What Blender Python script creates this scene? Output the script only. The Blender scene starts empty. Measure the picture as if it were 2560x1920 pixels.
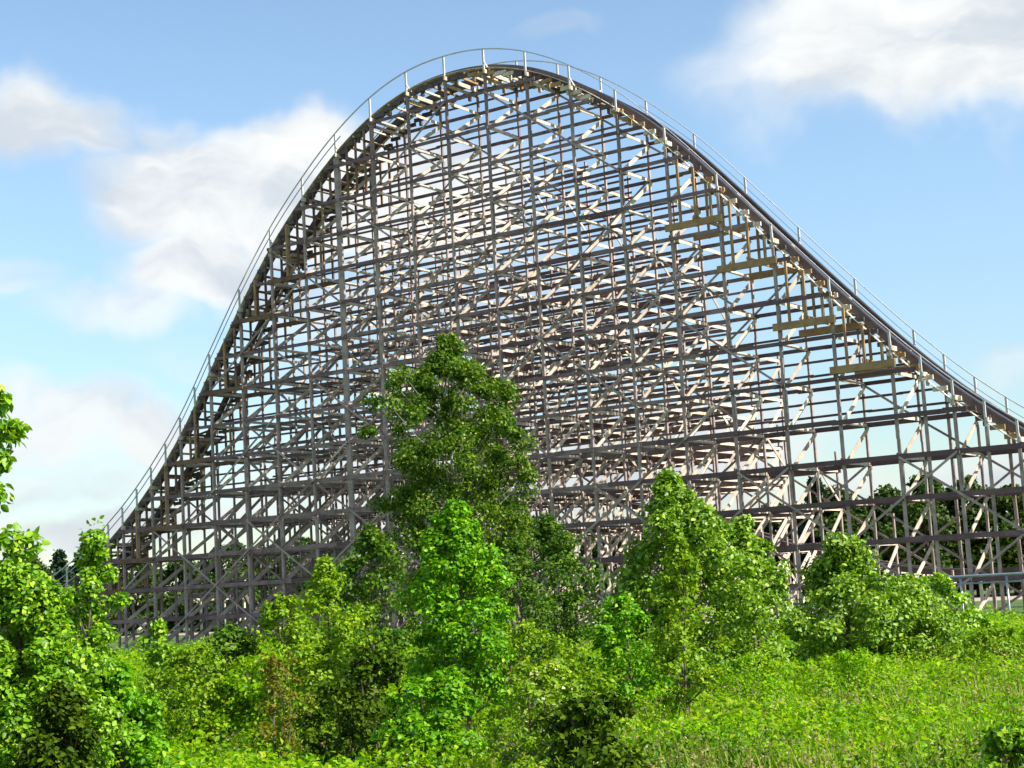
import bpy, math, random
import numpy as np
from mathutils import Vector, Matrix, Euler

R = math.radians
random.seed(7)
rng = np.random.default_rng(11)
C = bpy.context.scene.collection
scene = bpy.context.scene

# ------------------------------------------------------------------ camera
F_PX, PITCH, ROLL, EYE = 3950.0, R(7.25), R(-3.3), 3.3     # focal length in photo pixels (photo 2560 wide)
cam_d = bpy.data.cameras.new('camera')
cam_d.sensor_width = 36.0
cam_d.lens = 36.0 * F_PX / 2560.0
cam_d.clip_start = 0.5
cam_d.clip_end = 6000
cam = bpy.data.objects.new('camera', cam_d)
C.objects.link(cam)
CM = Matrix.Rotation(R(90) + PITCH, 3, 'X') @ Matrix.Rotation(ROLL, 3, 'Z')
cam.matrix_world = Matrix.Translation((0, 0, EYE)) @ CM.to_4x4()
scene.camera = cam

def ray(px, py):
    return CM @ Vector(((px - 1280) / F_PX, -(py - 960) / F_PX, -1.0))

def at(px, py, Y):
    """point at distance Y (metres ahead) seen at photo pixel px, py"""
    r = ray(px, py)
    return Vector((r.x * Y / r.y, Y, EYE + r.z * Y / r.y))

# ------------------------------------------------------------------ light
SUN_AZ, SUN_EL = R(-27), R(42)         # azimuth from +X, anticlockwise
scene.view_settings.view_transform = 'Standard'
scene.view_settings.look = 'None'
scene.view_settings.exposure = 0.8
scene.view_settings.gamma = 1.0
scene.view_settings.use_curve_mapping = False

sun_d = bpy.data.lights.new('sun', 'SUN')
sun_d.energy = 5.0
sun_d.angle = R(0.5)
sun_d.color = (1.0, 0.94, 0.84)
sun = bpy.data.objects.new('sun', sun_d)
C.objects.link(sun)
sdir = Vector((math.cos(SUN_EL) * math.cos(SUN_AZ), math.cos(SUN_EL) * math.sin(SUN_AZ), math.sin(SUN_EL)))
sun.rotation_euler = sdir.to_track_quat('Z', 'Y').to_euler()
sun.location = (60, -20, 80)

world = bpy.data.worlds.new("World")
scene.world = world
world.use_nodes = True
wt = world.node_tree
for n in list(wt.nodes):
    wt.nodes.remove(n)
WN = wt.nodes.new
WL = wt.links.new

def wmath(op, a, b=None, clamp=False):
    n = WN('ShaderNodeMath'); n.operation = op; n.use_clamp = clamp
    for i, v in enumerate((a, b)):
        if v is None: continue
        if isinstance(v, (int, float)): n.inputs[i].default_value = v
        else: WL(v, n.inputs[i])
    return n.outputs[0]

def wramp(v, a, b, lo=0.0, hi=1.0, smooth=True):
    n = WN('ShaderNodeMapRange')
    n.interpolation_type = 'SMOOTHSTEP' if smooth else 'LINEAR'
    n.inputs['From Min'].default_value = a; n.inputs['From Max'].default_value = b
    n.inputs['To Min'].default_value = lo; n.inputs['To Max'].default_value = hi
    WL(v, n.inputs['Value'])
    return n.outputs['Result']

sky = WN('ShaderNodeTexSky')
sky.sky_type = 'NISHITA'
sky.sun_disc = False
sky.sun_elevation = SUN_EL
sky.sun_rotation = R(90) - SUN_AZ
sky.altitude = 200
sky.air_density = 1.0
sky.dust_density = 0.6
sky.ozone_density = 1.0
tc = WN('ShaderNodeTexCoord')
gen = tc.outputs['Generated']

def wnoise(vec, scale, detail, rough=0.55, stretch=1.0):
    m = WN('ShaderNodeMapping'); m.inputs['Scale'].default_value = (1, 1, stretch); WL(vec, m.inputs['Vector'])
    n = WN('ShaderNodeTexNoise'); n.inputs['Scale'].default_value = scale
    n.inputs['Detail'].default_value = detail; n.inputs['Roughness'].default_value = rough
    WL(m.outputs[0], n.inputs['Vector'])
    return n

warp = wnoise(gen, 9.0, 4, 0.5)
wv = WN('ShaderNodeVectorMath'); wv.operation = 'SUBTRACT'; WL(warp.outputs['Color'], wv.inputs[0]); wv.inputs[1].default_value = (0.5, 0.5, 0.5)
ws = WN('ShaderNodeVectorMath'); ws.operation = 'SCALE'; WL(wv.outputs[0], ws.inputs[0]); ws.inputs['Scale'].default_value = 0.11
wa = WN('ShaderNodeVectorMath'); wa.operation = 'ADD'; WL(gen, wa.inputs[0]); WL(ws.outputs[0], wa.inputs[1])
wvec = wa.outputs[0]

# clouds: centre (photo px of a 2212 wide copy), radii, strength
CLOUDS = [
    (2010, 110, 470, 170, 1.1), (1780, 60, 230, 120, .8), (1800, 215, 190, 60, .55), (2180, 170, 260, 110, .9),
    (80, 265, 200, 100, .85), (350, 275, 140, 70, .6),
    (640, 350, 320, 115, 1.15), (450, 430, 320, 160, 1.15), (440, 600, 240, 95, 1.1), (270, 690, 230, 80, .6), (0, 640, 110, 70, .5),
    (860, 420, 320, 170, .9), (1150, 620, 420, 200, .45), (700, 640, 300, 110, .55),
    (120, 930, 260, 95, .75), (330, 960, 160, 80, .95), (150, 1040, 380, 60, .6), (230, 1150, 500, 60, .75),
    (1450, 960, 420, 130, .95), (950, 1050, 520, 130, .8), (1800, 1080, 380, 60, .7), (2120, 1020, 220, 60, .75), (2170, 790, 120, 90, .45),
    (1200, 30, 160, 40, .35), (520, 800, 330, 60, .35),
]
dens = None
for (px, py, rx, ry, st) in CLOUDS:
    k = 2560 / 2212
    d = ray(px * k, py * k).normalized()
    m = WN('ShaderNodeMapping'); m.vector_type = 'TEXTURE'
    m.inputs['Location'].default_value = d
    m.inputs['Scale'].default_value = (1.1 * rx * k / F_PX, 6.0, 1.12 * ry * k / F_PX)
    WL(wvec, m.inputs['Vector'])
    ln = WN('ShaderNodeVectorMath'); ln.operation = 'LENGTH'; WL(m.outputs[0], ln.inputs[0])
    v = wramp(ln.outputs['Value'], 1.25, 0.25, 0.0, st)
    dens = v if dens is None else wmath('MAXIMUM', dens, v)
sep = WN('ShaderNodeSeparateXYZ'); WL(gen, sep.inputs[0])
# ordinary scattered clouds for the rest of the sky (behind and beside the view)
other = wnoise(gen, 2.6, 7, 0.55, 2.2)
rest = wmath('MULTIPLY', wramp(other.outputs[0], 0.5, 0.66), wramp(sep.outputs['Y'], 0.88, 0.7))
dens = wmath('MAXIMUM', dens, rest)
detail = wnoise(wvec, 15.0, 5, 0.5, 1.7)
dd = wmath('MULTIPLY', dens, wramp(detail.outputs[0], 0.15, 0.6, 0.6, 1.1, False))
mask = wramp(dd, 0.12, 0.90)
shade = wnoise(wvec, 8.0, 6, 0.5, 2.4)
sh2 = wramp(shade.outputs[0], 0.36, 0.62)
ccol = WN('ShaderNodeMix'); ccol.data_type = 'RGBA'
lowc = wramp(sep.outputs['Z'], 0.02, 0.24, 0.55, 1.0)
ccol.inputs['A'].default_value = (0.40, 0.43, 0.465, 1)
ccol.inputs['B'].default_value = (0.61, 0.61, 0.59, 1)
WL(wmath('MULTIPLY', sh2, lowc), ccol.inputs['Factor'])
skys = WN('ShaderNodeMix'); skys.data_type = 'RGBA'; skys.blend_type = 'MULTIPLY'; skys.inputs['Factor'].default_value = 1.0
WL(sky.outputs[0], skys.inputs['A']); skys.inputs['B'].default_value = (0.121, 0.129, 0.126, 1)
hs = WN('ShaderNodeHueSaturation'); hs.inputs['Saturation'].default_value = .98; hs.inputs['Value'].default_value = 1.0
WL(skys.outputs['Result'], hs.inputs['Color'])
cm = WN('ShaderNodeMix'); cm.data_type = 'RGBA'
WL(wmath('MULTIPLY', mask, 0.93), cm.inputs['Factor']); lowk = WN('ShaderNodeVectorMath'); lowk.operation = 'SCALE'; WL(hs.outputs[0], lowk.inputs[0]); WL(wramp(sep.outputs['Z'], 0.0, 0.30, 0.70, 1.0), lowk.inputs['Scale'])
WL(lowk.outputs[0], cm.inputs['A']); WL(ccol.outputs['Result'], cm.inputs['B'])
bg = WN('ShaderNodeBackground'); bg.inputs['Strength'].default_value = 1.0
WL(cm.outputs['Result'], bg.inputs['Color'])
wo = WN('ShaderNodeOutputWorld'); WL(bg.outputs[0], wo.inputs['Surface'])

scene.cycles.max_bounces = 5
scene.cycles.diffuse_bounces = 2
scene.cycles.transparent_max_bounces = 4

# ------------------------------------------------------------------ materials
def newmat(name):
    m = bpy.data.materials.new(name); m.use_nodes = True
    for n in list(m.node_tree.nodes): m.node_tree.nodes.remove(n)
    return m, m.node_tree.nodes.new, m.node_tree.links.new

def rampnode(N, L, src, stops):
    r = N('ShaderNodeValToRGB')
    el = r.color_ramp.elements
    while len(el) < len(stops): el.new(0.5)
    for e, (p, c) in zip(el, stops):
        e.position = p; e.color = (*c, 1)
    L(src, r.inputs[0])
    return r.outputs[0]

def wood(name, stops, stain, rough=0.85):
    m, N, L = newmat(name)
    geo = N('ShaderNodeNewGeometry'); tcn = N('ShaderNodeTexCoord')
    base = rampnode(N, L, geo.outputs['Random Per Island'], stops)
    nz = N('ShaderNodeTexNoise'); nz.inputs['Scale'].default_value = 1.6; nz.inputs['Detail'].default_value = 6; nz.inputs['Roughness'].default_value = .65
    L(tcn.outputs['Object'], nz.inputs['Vector'])
    mr = N('ShaderNodeMapRange'); mr.inputs['From Min'].default_value = .42; mr.inputs['From Max'].default_value = .68; L(nz.outputs[0], mr.inputs['Value'])
    mr.inputs['To Max'].default_value = .75
    mx = N('ShaderNodeMix'); mx.data_type = 'RGBA'; L(mr.outputs[0], mx.inputs['Factor']); L(base, mx.inputs['A']); mx.inputs['B'].default_value = (*stain, 1)
    fine = N('ShaderNodeTexNoise'); fine.inputs['Scale'].default_value = 14; fine.inputs['Detail'].default_value = 4; L(tcn.outputs['Object'], fine.inputs['Vector'])
    bmp = N('ShaderNodeBump'); bmp.inputs['Strength'].default_value = .4; bmp.inputs['Distance'].default_value = .02; L(fine.outputs[0], bmp.inputs['Height'])
    b = N('ShaderNodeBsdfPrincipled'); b.inputs['Roughness'].default_value = rough; b.inputs['Specular IOR Level'].default_value = .25
    L(mx.outputs['Result'], b.inputs['Base Color']); L(bmp.outputs[0], b.inputs['Normal'])
    o = N('ShaderNodeOutputMaterial'); L(b.outputs[0], o.inputs[0])
    return m

def plain(name, col, rough=.6, metal=0.0, var=.25, scale=3.0):
    m, N, L = newmat(name)
    tcn = N('ShaderNodeTexCoord')
    nz = N('ShaderNodeTexNoise'); nz.inputs['Scale'].default_value = scale; nz.inputs['Detail'].default_value = 5; L(tcn.outputs['Object'], nz.inputs['Vector'])
    c = rampnode(N, L, nz.outputs[0], [(.3, tuple(v * (1 - var) for v in col)), (.7, tuple(min(1, v * (1 + var)) for v in col))])
    b = N('ShaderNodeBsdfPrincipled'); b.inputs['Roughness'].default_value = rough; b.inputs['Metallic'].default_value = metal
    L(c, b.inputs['Base Color'])
    o = N('ShaderNodeOutputMaterial'); L(b.outputs[0], o.inputs[0])
    return m

def leafmat(name, stops, trans=.45, patch=.35, patchcol=None, gloss=.35):
    """leaves: a colour per leaf, patches of a second tone, light passes through"""
    m, N, L = newmat(name)
    geo = N('ShaderNodeNewGeometry')
    warm = lambda q: (min(.8, q[0] * 1.22), min(.8, q[1] * 1.08), q[2] * .5)
    if 'leaves' in name: stops = [(p, warm(q)) for p, q in stops]; patchcol = warm(patchcol) if patchcol else None
    c = rampnode(N, L, geo.outputs['Random Per Island'], stops)
    if patchcol:
        nz = N('ShaderNodeTexNoise'); nz.inputs['Scale'].default_value = .9; nz.inputs['Detail'].default_value = 3; L(geo.outputs['Position'], nz.inputs['Vector'])
        mr = N('ShaderNodeMapRange'); mr.inputs['From Min'].default_value = .45; mr.inputs['From Max'].default_value = .65; mr.inputs['To Max'].default_value = patch; L(nz.outputs[0], mr.inputs['Value'])
        mx = N('ShaderNodeMix'); mx.data_type = 'RGBA'; L(mr.outputs[0], mx.inputs['Factor']); L(c, mx.inputs['A']); mx.inputs['B'].default_value = (*patchcol, 1)
        c = mx.outputs['Result']
    b = N('ShaderNodeBsdfPrincipled'); b.inputs['Roughness'].default_value = .5; b.inputs['Specular IOR Level'].default_value = gloss * .7
    L(c, b.inputs['Base Color'])
    t = N('ShaderNodeBsdfTranslucent')
    ym = N('ShaderNodeMix'); ym.data_type = 'RGBA'; ym.blend_type = 'MULTIPLY'; ym.inputs['Factor'].default_value = 1; L(c, ym.inputs['A']); ym.inputs['B'].default_value = (1.25, 1.3, .5, 1)
    L(ym.outputs['Result'], t.inputs['Color'])
    ms = N('ShaderNodeMixShader'); ms.inputs[0].default_value = trans; L(b.outputs[0], ms.inputs[1]); L(t.outputs[0], ms.inputs[2])
    o = N('ShaderNodeOutputMaterial'); L(ms.outputs[0], o.inputs[0])
    return m

M_wood = wood('weathered_timber', [(0, (.36, .29, .24)), (.4, (.62, .53, .42)), (.8, (.78, .69, .55)), (1, (.42, .34, .28))], (.33, .25, .20))
M_post = wood('brown_grey_timber', [(0, (.20, .135, .135)), (.5, (.36, .275, .26)), (.85, (.58, .47, .42)), (1, (.27, .20, .19))], (.17, .12, .115))
M_ledger = wood('dark_timber', [(0, (.11, .068, .075)), (.5, (.19, .122, .13)), (1, (.30, .21, .205))], (.09, .055, .06))
M_track = wood('track_timber', [(0, (.085, .062, .062)), (1, (.14, .105, .10))], (.06, .045, .05), .6)
M_track2 = wood('red_brown_timber', [(0, (.10, .06, .045)), (.6, (.22, .13, .08)), (1, (.40, .29, .19))], (.08, .05, .045))
M_new = wood('yellow_timber', [(0, (.30, .18, .085)), (1, (.46, .30, .155))], (.20, .115, .06))
M_white = wood('pale_painted_timber', [(0, (.55, .53, .52)), (1, (.66, .63, .60))], (.42, .40, .40), .7)
M_steel = plain('galvanised_steel', (.42, .44, .47), .4, .6, .12)
M_rail = plain('rail_steel', (.16, .17, .22), .32, .8, .2)
M_bluesteel = plain('blue_grey_steel', (.27, .33, .38), .4, .4, .15)
M_conc = plain('concrete', (.46, .43, .41), .9, 0, .2)
M_tarp = plain('teal_tarpaulin', (.16, .42, .36), .45, 0, .3, 6)
M_bark_pale = plain('pale_bark', (.40, .38, .28), .8, 0, .35, 5)
M_bark = plain('brown_bark', (.10, .075, .055), .9, 0, .4, 6)
M_stem = plain('green_stem', (.12, .16, .04), .7, 0, .3, 6)
M_rust = plain('rust_seed_heads', (.10, .065, .025), .9, 0, .5, 8)

G = lambda r, g, b: (r, g, b)
M_poplar = leafmat('poplar_leaves', [(0, G(.022, .075, .003)), (.5, G(.052, .135, .006)), (.85, G(.11, .21, .015)), (1, G(.30, .40, .11))], .3, .4, G(.09, .17, .006), .35)
M_maple = leafmat('bright_maple_leaves', [(0, G(.04, .15, .001)), (.5, G(.10, .31, .002)), (.9, G(.19, .44, .004)), (1, G(.32, .46, .03))], .3, .3, G(.05, .20, .004))
M_maple2 = leafmat('maple_leaves', [(0, G(.045, .14, .002)), (.5, G(.12, .27, .004)), (.8, G(.22, .41, .01)), (1, G(.36, .50, .10))], .28, .4, G(.16, .30, .03), .8)
M_olive = leafmat('olive_leaves', [(0, G(.025, .085, .004)), (.6, G(.06, .16, .007)), (1, G(.13, .22, .02))], .25, .4, G(.04, .11, .015))
M_yellow = leafmat('yellow_green_leaves', [(0, G(.08, .19, .004)), (.5, G(.14, .30, .006)), (1, G(.26, .38, .015))], .3, .4, G(.12, .24, .02))
M_near = leafmat('near_leaves', [(0, G(.05, .17, .002)), (.5, G(.13, .31, .003)), (.85, G(.22, .44, .006)), (1, G(.36, .50, .06))], .3, .4, G(.17, .34, .02), .7)
M_hollow_shade = leafmat('hollow_shade_leaves', [(0, G(.015, .042, .002)), (.7, G(.04, .095, .003)), (1, G(.12, .20, .015))], .15, .3, G(.035, .06, .004), .12)  # leaf colour darkened to stand for the shade inside thicket hollows
M_cream = leafmat('cream_blossom', [(0, G(.30, .36, .10)), (.6, G(.52, .54, .26)), (1, G(.66, .64, .42))], .35)
M_far = leafmat('dark_far_leaves', [(0, G(.022, .055, .014)), (.7, G(.045, .095, .022)), (1, G(.075, .13, .03))], .25, .4, G(.025, .07, .025), .3)
M_conifer = leafmat('conifer_needles', [(0, G(.012, .032, .016)), (1, G(.03, .06, .028))], .15, .3, G(.02, .05, .02), .2)
M_weed = leafmat('weed_leaves', [(0, G(.05, .18, .001)), (.35, G(.12, .32, .002)), (.7, G(.22, .46, .004)), (.95, G(.34, .52, .012)), (1, G(.42, .46, .10))], .5, .5, G(.20, .33, .008))
M_weedred = leafmat('red_tinged_leaves', [(0, G(.11, .15, .015)), (.5, G(.17, .14, .03)), (1, G(.13, .26, .015))], .4)
M_grass = leafmat('grass_blades', [(0, G(.10, .22, .006)), (.5, G(.20, .35, .01)), (.85, G(.32, .40, .04)), (1, G(.42, .36, .13))], .45, .4, G(.28, .26, .08), .4)

def groundmat():
    m, N, L = newmat('meadow_ground')
    geo = N('ShaderNodeNewGeometry')
    n1 = N('ShaderNodeTexNoise'); n1.inputs['Scale'].default_value = .12; n1.inputs['Detail'].default_value = 8; L(geo.outputs['Position'], n1.inputs['Vector'])
    n2 = N('ShaderNodeTexNoise'); n2.inputs['Scale'].default_value = 2.5; n2.inputs['Detail'].default_value = 8; L(geo.outputs['Position'], n2.inputs['Vector'])
    a = rampnode(N, L, n1.outputs[0], [(.35, (.06, .11, .02)), (.55, (.11, .18, .03)), (.7, (.17, .17, .06))])
    b_ = rampnode(N, L, n2.outputs[0], [(.35, (.3, .4, .3)), (.65, (1, 1, 1))])
    mx = N('ShaderNodeMix'); mx.data_type = 'RGBA'; mx.blend_type = 'MULTIPLY'; mx.inputs['Factor'].default_value = 1; L(a, mx.inputs['A']); L(b_, mx.inputs['B'])
    bp = N('ShaderNodeBump'); bp.inputs['Distance'].default_value = .15; L(n2.outputs[0], bp.inputs['Height'])
    b = N('ShaderNodeBsdfPrincipled'); b.inputs['Roughness'].default_value = .95; L(mx.outputs['Result'], b.inputs['Base Color']); L(bp.outputs[0], b.inputs['Normal'])
    o = N('ShaderNodeOutputMaterial'); L(b.outputs[0], o.inputs[0])
    return m
M_ground = groundmat()
M_path = plain('gravel_path', (.38, .31, .25), .95, 0, .25, 1.2)

# ------------------------------------------------------------------ helpers
def tag(o, label=None, cat=None, group=None, kind=None):
    if label: o['label'] = label
    if cat: o['category'] = cat
    if group: o['group'] = group
    if kind: o['kind'] = kind
    return o

def empty(name, loc=(0, 0, 0), rz=0.0):
    o = bpy.data.objects.new(name, None); C.objects.link(o)
    o.location = loc; o.rotation_euler = (0, 0, rz); o.empty_display_size = .3
    return o

def raw_mesh(name, co, faces_idx, sizes, mat, parent=None, smooth=False):
    """co (n,3); faces_idx flat loop vertex indices; sizes per polygon"""
    me = bpy.data.meshes.new(name)
    co = np.asarray(co, np.float32); faces_idx = np.asarray(faces_idx, np.int32); sizes = np.asarray(sizes, np.int32)
    me.vertices.add(len(co)); me.vertices.foreach_set('co', co.ravel())
    me.loops.add(len(faces_idx)); me.loops.foreach_set('vertex_index', faces_idx)
    me.polygons.add(len(sizes))
    st = np.zeros(len(sizes), np.int32); st[1:] = np.cumsum(sizes)[:-1]
    me.polygons.foreach_set('loop_start', st); me.polygons.foreach_set('loop_total', sizes)
    me.update(calc_edges=True); me.validate()
    if smooth: me.polygons.foreach_set('use_smooth', np.ones(len(sizes), bool))
    me.materials.append(mat)
    o = bpy.data.objects.new(name, me); C.objects.link(o)
    if parent is not None: o.parent = parent
    return o

class MB:
    """collects solid pieces of one part"""
    def __init__(s): s.v = []; s.f = []
    def bar(s, a, b, w, h, up=(0, 0, 1)):
        """bar from a to b; w = width sideways, h = size along 'up'"""
        a = Vector(a); b = Vector(b); d = (b - a)
        if d.length < 1e-4: return s
        d.normalize(); u = Vector(up)
        side = d.cross(u)
        if side.length < 1e-3: side = d.cross(Vector((0, 1, 0)))
        side.normalize(); u = side.cross(d).normalized()
        i = len(s.v)
        for p in (a, b):
            for (x, y) in ((-1, -1), (1, -1), (1, 1), (-1, 1)):
                s.v.append(tuple(p + side * (x * w / 2) + u * (y * h / 2)))
        s.f += [(i, i + 1, i + 2, i + 3), (i + 7, i + 6, i + 5, i + 4)]
        for k in range(4):
            s.f.append((i + k, i + 4 + k, i + 4 + (k + 1) % 4, i + (k + 1) % 4))
        return s
    def box(s, lo, hi):
        x0, y0, z0 = lo; x1, y1, z1 = hi
        i = len(s.v)
        s.v += [(x0, y0, z0), (x1, y0, z0), (x1, y1, z0), (x0, y1, z0), (x0, y0, z1), (x1, y0, z1), (x1, y1, z1), (x0, y1, z1)]
        s.f += [(i, i + 3, i + 2, i + 1), (i + 4, i + 5, i + 6, i + 7), (i, i + 1, i + 5, i + 4), (i + 1, i + 2, i + 6, i + 5), (i + 2, i + 3, i + 7, i + 6), (i + 3, i, i + 4, i + 7)]
        return s
    def sweep(s, pts, prof):
        """profile [(y, z)] carried along points (x, y0, z0) - z of the profile upright"""
        n = len(prof); i = len(s.v)
        for p in pts:
            for (y, z) in prof: s.v.append((p[0], p[1] + y, p[2] + z))
        for k in range(len(pts) - 1):
            for j in range(n):
                a = i + k * n + j; b = i + k * n + (j + 1) % n
                s.f.append((a, b, b + n, a + n))
        s.f.append(tuple(i + j for j in range(n)))
        s.f.append(tuple(i + (len(pts) - 1) * n + j for j in reversed(range(n))))
        return s
    def tube(s, pts, rad, sides=6):
        pts = [Vector(p) for p in pts]; i = len(s.v)
        for k, p in enumerate(pts):
            d = (pts[min(k + 1, len(pts) - 1)] - pts[max(k - 1, 0)]).normalized()
            a = d.cross(Vector((0.3, 1, 0.1))).normalized(); b = d.cross(a)
            r = rad[k] if isinstance(rad, (list, tuple)) else rad
            for j in range(sides):
                t = 2 * math.pi * j / sides
                s.v.append(tuple(p + a * (r * math.cos(t)) + b * (r * math.sin(t))))
        for k in range(len(pts) - 1):
            for j in range(sides):
                a = i + k * sides + j; b = i + k * sides + (j + 1) % sides
                s.f.append((a, b, b + sides, a + sides))
        s.f.append(tuple(i + (len(pts) - 1) * sides + j for j in range(sides)))
        return s
    def build(s, name, mat, parent=None, smooth=False):
        if not s.v: return None
        me = bpy.data.meshes.new(name); me.from_pydata(s.v, [], s.f); me.materials.append(mat)
        if smooth: me.polygons.foreach_set('use_smooth', [True] * len(me.polygons))
        o = bpy.data.objects.new(name, me); C.objects.link(o)
        if parent is not None: o.parent = parent
        return o

# ------------------------------------------------------------------ ground
def ground_sheet(name, poly, z, mat):
    o = raw_mesh(name, [(x, y, z) for x, y in poly], list(range(len(poly))), [len(poly)], mat)
    o['kind'] = 'structure'
    return o
ground_sheet('ground', [(-3000, -300), (3000, -300), (3000, 5500), (-3000, 5500)], 0.0, M_ground)

# coaster frame: local x = along the track (towards the right and nearer), local y = across, away
ANG = R(-34.07)
ORG = Vector((0, 100, 0))
TV = Vector((math.cos(ANG), math.sin(ANG), 0)); NV = Vector((-math.sin(ANG), math.cos(ANG), 0))
def W(s, d, z=0.0): return ORG + TV * s + NV * d + Vector((0, 0, z))
def strip(name, s0, s1, d0, d1, z, mat, wob=.5):
    k = 40; a = []; b = []
    for i in range(k + 1):
        s = s0 + (s1 - s0) * i / k
        p = W(s, d0 + wob * math.sin(i * .9)); q = W(s, d1 + wob * math.sin(i * .7 + 1)); a.append((p.x, p.y)); b.append((q.x, q.y))
    co = [(x, y, z) for x, y in a + b]; n = k + 1; f = []
    for i in range(k): f += [i, i + 1, n + i + 1, n + i]
    o = raw_mesh(name, co, f, [4] * k, mat); o['kind'] = 'structure'
    return o
strip('gravel_path', -70, 70, -2.2, 4.6, .004, M_path)
strip('service_road', -90, 90, 40, 52, .004, M_path)

# ------------------------------------------------------------------ roller coaster
HR = [(-60, 4.4), (-56, 4.4), (-51, 4.6), (-47, 5.3), (-43, 6.7), (-40.5, 8.0), (-38.4, 9.44), (-35.9, 11.25), (-32.7, 14.1), (-29.5, 17.6), (-26.7, 21.4), (-23.3, 25.95), (-20.05, 29.8),
      (-16.85, 32.85), (-13.6, 35.4), (-10.45, 37.2), (-7.2, 38.3), (-4.0, 38.62), (-.76, 38.35), (2.5, 37.4), (5.7, 35.75), (8.95, 33.4), (12.2, 30.35),
      (15.45, 26.85), (18.7, 23.15), (21.95, 19.5), (25.2, 16.0), (28.5, 12.85), (31.8, 10.3), (35, 8.3), (38.5, 6.6), (42, 5.5), (47, 4.9), (54, 4.7), (60, 4.7)]
_hx = np.array([p[0] for p in HR]); _hz = np.array([p[1] for p in HR])
_m = np.gradient(_hz, _hx)
def hz(s):
    """handrail height over the ground along the near side"""
    s = min(max(s, _hx[0]), _hx[-1] - 1e-6)
    i = int(np.searchsorted(_hx, s, 'right') - 1); h = _hx[i + 1] - _hx[i]; t = (s - _hx[i]) / h
    return float((2 * t**3 - 3 * t**2 + 1) * _hz[i] + (t**3 - 2 * t**2 + t) * h * _m[i] + (-2 * t**3 + 3 * t**2) * _hz[i + 1] + (t**3 - t**2) * h * _m[i + 1])
def sm(x, a, b):
    t = min(1, max(0, (x - a) / (b - a))); return t * t * (3 - 2 * t)
def ztop(s):                     # top of the rails
    return hz(s) - .88 + .5 * sm(s, 6, 13) * (1 - sm(s, 30, 40))
def under(s):                    # underside of the track: where posts end
    return ztop(s) - .78

BAY = 3.24; S0 = -.76
DEP = [0.0, 3.7, 6.7, 9.7, 12.9, 16.1, 19.3]
NP = len(DEP)
def ptop(p, s):
    """height to which the posts of plane p reach at s"""
    u = under(s)
    if p < 2: return u
    return u - .9 - (DEP[p] - 3.7) * (.85 + .3 * sm(s, -20, 0) + 2.6 * sm(s, 9, 20))
LEV = [2.25, 4.5, 6.75, 9.0, 11.25] + [11.25 + 2.42 * i for i in range(1, 12)]
S_LO, S_HI = S0 - 17 * BAY, S0 + 16 * BAY

coaster = tag(empty('roller_coaster', ORG, ANG), 'tall grey wooden roller coaster hill of dense timber trestle with curved track over its crest', 'roller coaster')

def jit(a): return random.uniform(-a, a)

for k in range(-17, 17):
    s = S0 + k * BAY
    u = under(s)
    b = MB()
    b.bar((s + .16, -.35, u + .10), (s + .16, 4.05, u + .10), .10, .26)
    bent = b.build('bent', M_wood, coaster)
    b = MB(); b.bar((s - .14, -.1, u - .18), (s - .14, 3.8, u - .18), .09, .2); b.build('cap_beam', M_wood, bent)
    for j, z in enumerate(LEV):
        if z > u - .8: break
        last = 1
        for p in range(2, NP):
            if ptop(p, s) > z - .3: last = p
        b = MB(); b.bar((s + .11, -.15, z - .02 + jit(.03)), (s + .11, DEP[last] + .25, z - .02 + jit(.05)), .05, .19); b.build('cross_beam', M_wood, bent)
        if j % 2: b = MB(); b.bar((s - .11, -.15, z + .16), (s - .11, DEP[1 if j % 4 == 1 else last] + .2, z + .16), .05, .16); b.build('cross_beam', M_ledger, bent)
    for p in range(NP):
        zt = ptop(p, s)
        if zt < 2.6: continue
        w = .125 if p else .165
        if p > 1: w = .105
        if (k, p) == (-4, 0): w = .42
        if (k, p) == (-3, 0): w = .28
        if p > 2 and (k + p) % 2: continue
        m = MB()
        # a post is spliced from lengths of timber, doubled lower down
        cuts = [-.05] + [z for z in np.arange(7.2 + (k % 3) * 1.4, zt - 2, 7.26)] + [zt]
        for q in range(len(cuts) - 1):
            ox = .012 * (-1) ** q
            m.box((s - w / 2 + ox, DEP[p] - .085, cuts[q]), (s + w / 2 + ox, DEP[p] + .085, cuts[q + 1] - .004))
        if p == 0:
            for z in LEV[::2]:
                if z < zt - 3 and random.random() < .8:
                    m.box((s + w / 2 + .002 + .012, -.07, z + .3), (s + w / 2 + .07, .07, z + 2.2))
        post = m.build('post', M_post, bent)
    for p in range(NP):
        if ptop(p, s) > 2.6:
            f = MB(); f.box((s - .35, DEP[p] - .35, -.2), (s + .35, DEP[p] + .35, .28)); f.build('footing', M_conc, bent)
    for p in range(NP - 1):
        m = MB()
        for j in range(-1, len(LEV) - 1):
            z0 = .35 if j < 0 else LEV[j]; z1 = LEV[j + 1]
            if z1 > ptop(p + 1, s) - .1 or z1 > ptop(p, s): break
            off = .19
            fwd = True if p == 0 else ((k + j + p) % 3 != 0)
            if p > 1 and ((k + j + p) % 3 == 0 or s > 16): continue
            if fwd: m.bar((s + off, DEP[p] + .05, z0 + .05), (s + off, DEP[p + 1] - .05, z1 - .1), .05, .25)
            else: m.bar((s + off, DEP[p] + .05, z1 - .1), (s + off, DEP[p + 1] - .05, z0 + .05), .05, .17)
        m.build('sway_brace', M_wood, bent)

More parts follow.
